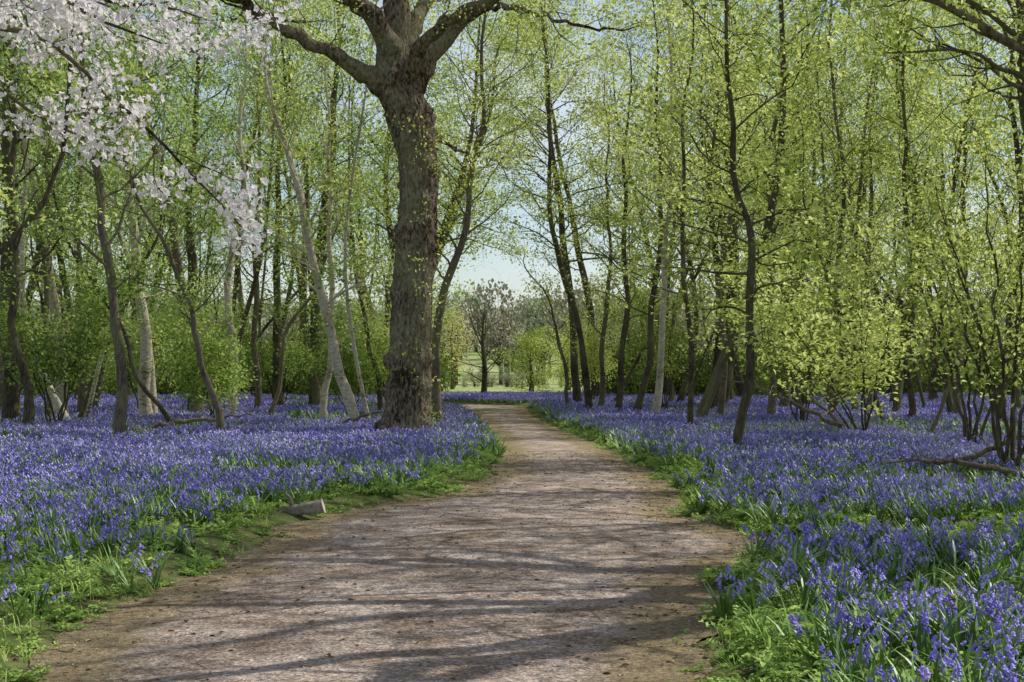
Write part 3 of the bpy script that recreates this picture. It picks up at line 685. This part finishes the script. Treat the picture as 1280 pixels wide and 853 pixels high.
def far_tree(seed,m,ls=(.28,.55)):
    g=np.random.default_rng(seed); mb=MB(); tube(mb,np.array([[0,0,-.5],[.1,0,3],[0,.2,7]]),np.array([.3,.22,.05]),5,1)
    cs=[np.array([*g.normal(0,1.5,2),g.uniform(3,8.5)]) for _ in range(13)]
    for c in cs:
        tube(mb,np.array([[0,0,2.5],c*.6+[0,0,1],c]),np.array([.1,.06,.02]),3,1)
        for _ in range(60):
            d=nrm(g.normal(0,1,3)); p=c+d*g.uniform(.5,1.5)*np.array([1,1,.75]); R=rotm(*g.uniform(0,6.28,3))
            mb.add((LV4*g.uniform(*ls))@R.T+p,LT,0)
    return mb.mesh('far_tree',[m,M_dark],False)
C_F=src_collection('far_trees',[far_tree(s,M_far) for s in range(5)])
X_=[];Y_=[]
for _ in range(330):
    y=rng.uniform(200,420); X_.append(rng.uniform(-.42*y,.42*y)); Y_.append(y)
for _ in range(26):
    X_.append(rng.uniform(-60,60)); Y_.append(rng.uniform(165,175))
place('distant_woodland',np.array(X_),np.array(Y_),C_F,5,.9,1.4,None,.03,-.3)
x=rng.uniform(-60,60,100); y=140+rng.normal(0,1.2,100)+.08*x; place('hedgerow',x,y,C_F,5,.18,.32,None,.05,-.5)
# thicket closing the wood on either side of the opening
def brush(seed):
    g=np.random.default_rng(seed); mb=MB()
    for _ in range(9):
        a=g.uniform(0,6.28); h=np.array([math.cos(a),math.sin(a),0])*g.uniform(.4,1.6); H=g.uniform(1.4,3.4)
        P=np.array([h*.2,h*.6+UP*H*.5,h+UP*H]); tube(mb,P,np.array([.035,.025,.008]),4,1)
        for _ in range(75):
            t=g.uniform(.05,1); p=P[0]*(1-t)+P[2]*t+g.normal(0,.33,3); p[2]=max(p[2],.05)
            mb.add((LV4*g.uniform(.14,.30))@rotm(*g.uniform(0,6.28,3)).T+p,LT,0)
    return mb.mesh('brush',[M_thick,M_dark],False)
C_K=src_collection('thicket_brush',[brush(s) for s in range(5)])
n=330; y=rng.uniform(78,114,n); s=np.where(rng.uniform(size=n)<.5,-1,1); x=s*(np.where(s<0,.055,.062)*y+rng.uniform(0,1,n)**1.2*.36*y)
place('thicket',x,y,C_K,5,.6,1.15,None,.06,-.1)
def lone(name,x,y,H,cs,m,cfgk,seed,ls,keep=True):
    g=np.random.default_rng(seed); z0=float(terrain(x,y)); mb=MB(); leaf=[]
    P,R=resample([(0,0,-.2),(.1,0,H*.3),(-.1,.1,H*.65),(0,0,H)],[.22,.17,.1,.02],14); tube(mb,P,R,7); branches(mb,leaf,P,R,Cfg(**cfgk),g)
    o=new_obj(name,mb.mesh(name,[m])); o.location=(x,y,z0)
    if keep: leaves('leaves',leaf,cs,o,ls)
C_As=(C_A[0],C_A[1],False)
lone('bare_tree',-1.75,88,5.2,C_B,M_dark,dict(maxl=3,n1=28,n2=8,n3=5,len1=3.0,f0=.15,ang=1.0,leafl=3),500,(1,1),False)
lone('yellow_blossom_tree',-5.2,124,5.6,C_Y,M_dark,dict(n1=20,n2=5,len1=2.6,f0=.1,leafstep=.5),501,(.8,1.2))
lone('willow_tree',1.4,104,3.2,C_As,M_dark,dict(n1=24,n2=7,len1=2.6,f0=.08,leafstep=.33,trop=-.05),502,(1.1,1.6))
lone('willow_tree',4.6,116,3.0,C_As,M_dark,dict(n1=22,n2=6,len1=2.4,f0=.08,leafstep=.35),503,(1.2,1.8))

# ------------------------------------------------------------------ log & fallen branches
def log(name,c,L,r,az,seed):
    g=np.random.default_rng(seed); mb=MB(); d=np.array([math.cos(az),math.sin(az),.10]); n=16; K=18
    t=np.linspace(-.5,.5,n)[:,None]; P=d*t*L+g.normal(0,.006,(n,3)); P[:,2]+=.04*np.abs(t[:,0]); Rr=r*np.linspace(.7,1.1,n)*(1+g.normal(0,.06,n)); V=tube_v(P,Rr,K).reshape(n,K,3)
    V=P[:,None]+(V-P[:,None])*(1+g.normal(0,.07,(1,K,1))+g.normal(0,.03,(n,K,1)))
    mb.add(V.reshape(-1,3),quads(n,K))
    for s,e in ((0,-1),(n-1,1)):
        ring=V[s]; cc=P[s]+d*e*.002
        vv=np.concatenate([ring,P[s]+(ring-P[s])*.5,np.repeat(cc[None],K,0)+(ring-P[s])*.02]); mb.add(vv,quads(3,K),1)
    stub=np.array([P[5],P[5]+np.array([-.03,-.05,r+.06]),P[5]+np.array([-.08,-.08,r+.12])]); tube(mb,stub,np.array([.025,.02,.012]),7)
    o=new_obj(name,mb.mesh(name,[M_log,M_cut])); o.location=(c[0],c[1],float(terrain(c[0],c[1]))+r*.95)
log('log',LOGC,.56,.072,-.4,3)
def fallen(name,x,y,az,L,r,el,seed):
    g=np.random.default_rng(seed); mb=MB(); leaf=[]; d=np.array([math.cos(az),math.sin(az),el])
    P,R=resample([d*0,d*L*.4+UP*.1,d*L*.75+UP*.05,d*L],[r,r*.8,r*.5,.008],16); P[1:]+=g.normal(0,.03,(15,3)); tube(mb,P,R,7)
    branches(mb,leaf,P,R,Cfg(n1=8,n2=3,len1=L*.35,ang=.8,wig=.25),g,.2,1.)
    o=new_obj(name,mb.mesh(name,[M_bark])); o.location=(x,y,float(terrain(x,y))+.1)
fallen('fallen_branch',7.0,19.2,3.5,2.4,.05,.12,1)
fallen('fallen_branch',6.2,20.4,.3,2.2,.045,.3,2)
fallen('fallen_branch',7.9,33,2.6,3.4,.06,.4,3)
fallen('fallen_branch',-9,33,.2,3.0,.07,.15,4)
fallen('fallen_branch',-4.6,36,.5,2.6,.05,.25,5)
fallen('fallen_branch',8.4,36,2.2,3.2,.05,.6,6)

# ------------------------------------------------------------------ light, sky, camera
sd=Vector((.70,.30,.90)).normalized()
el=math.asin(sd.z); azm=math.atan2(sd.x,sd.y)
w=bpy.data.worlds.new('World'); scene.world=w; w.use_nodes=True; nt=w.node_tree; nt.nodes.clear()
sky=nt.nodes.new('ShaderNodeTexSky'); sky.sky_type='NISHITA'; sky.sun_disc=False; sky.sun_elevation=el; sky.sun_rotation=azm
sky.air_density=1.; sky.dust_density=1.; sky.ozone_density=1.
# thin high cloud
tc=nt.nodes.new('ShaderNodeTexCoord'); mp=nt.nodes.new('ShaderNodeMapping'); mp.inputs['Scale'].default_value=(1,1,2.6)
cn=nt.nodes.new('ShaderNodeTexNoise'); cn.inputs['Scale'].default_value=3.2; cn.inputs['Detail'].default_value=7
nt.links.new(tc.outputs['Generated'],mp.inputs[0]); nt.links.new(mp.outputs[0],cn.inputs['Vector'])
cm=nt.nodes.new('ShaderNodeMapRange'); cm.inputs['From Min'].default_value=.38; cm.inputs['From Max'].default_value=.66; cm.inputs['To Min'].default_value=.0; cm.inputs['To Max'].default_value=.6
nt.links.new(cn.outputs[0],cm.inputs[0]); cx=nt.nodes.new('ShaderNodeMixRGB'); cx.inputs[2].default_value=(5.8,6.1,6.5,1)
nt.links.new(cm.outputs[0],cx.inputs[0]); nt.links.new(sky.outputs[0],cx.inputs[1])
bg=nt.nodes.new('ShaderNodeBackground'); bg.inputs[1].default_value=.14; wo=nt.nodes.new('ShaderNodeOutputWorld')
nt.links.new(cx.outputs[0],bg.inputs[0]); nt.links.new(bg.outputs[0],wo.inputs[0])
ld=bpy.data.lights.new('sun','SUN'); ld.energy=5.; ld.angle=math.radians(.45); ld.color=(1,.965,.90)
lo=bpy.data.objects.new('sun',ld); scene.collection.objects.link(lo); lo.rotation_euler=sd.to_track_quat('Z','Y').to_euler(); lo.location=(20,10,30)
cd=bpy.data.cameras.new('camera'); cd.sensor_width=36; cd.lens=50; cd.clip_end=6000; cd.clip_start=.1
co=bpy.data.objects.new('camera',cd); scene.collection.objects.link(co); co.location=(0,0,CAMH)
co.rotation_euler=(math.radians(90+1.24),0,0); scene.camera=co
scene.view_settings.view_transform='Standard'; scene.view_settings.look='None'; scene.view_settings.exposure=0
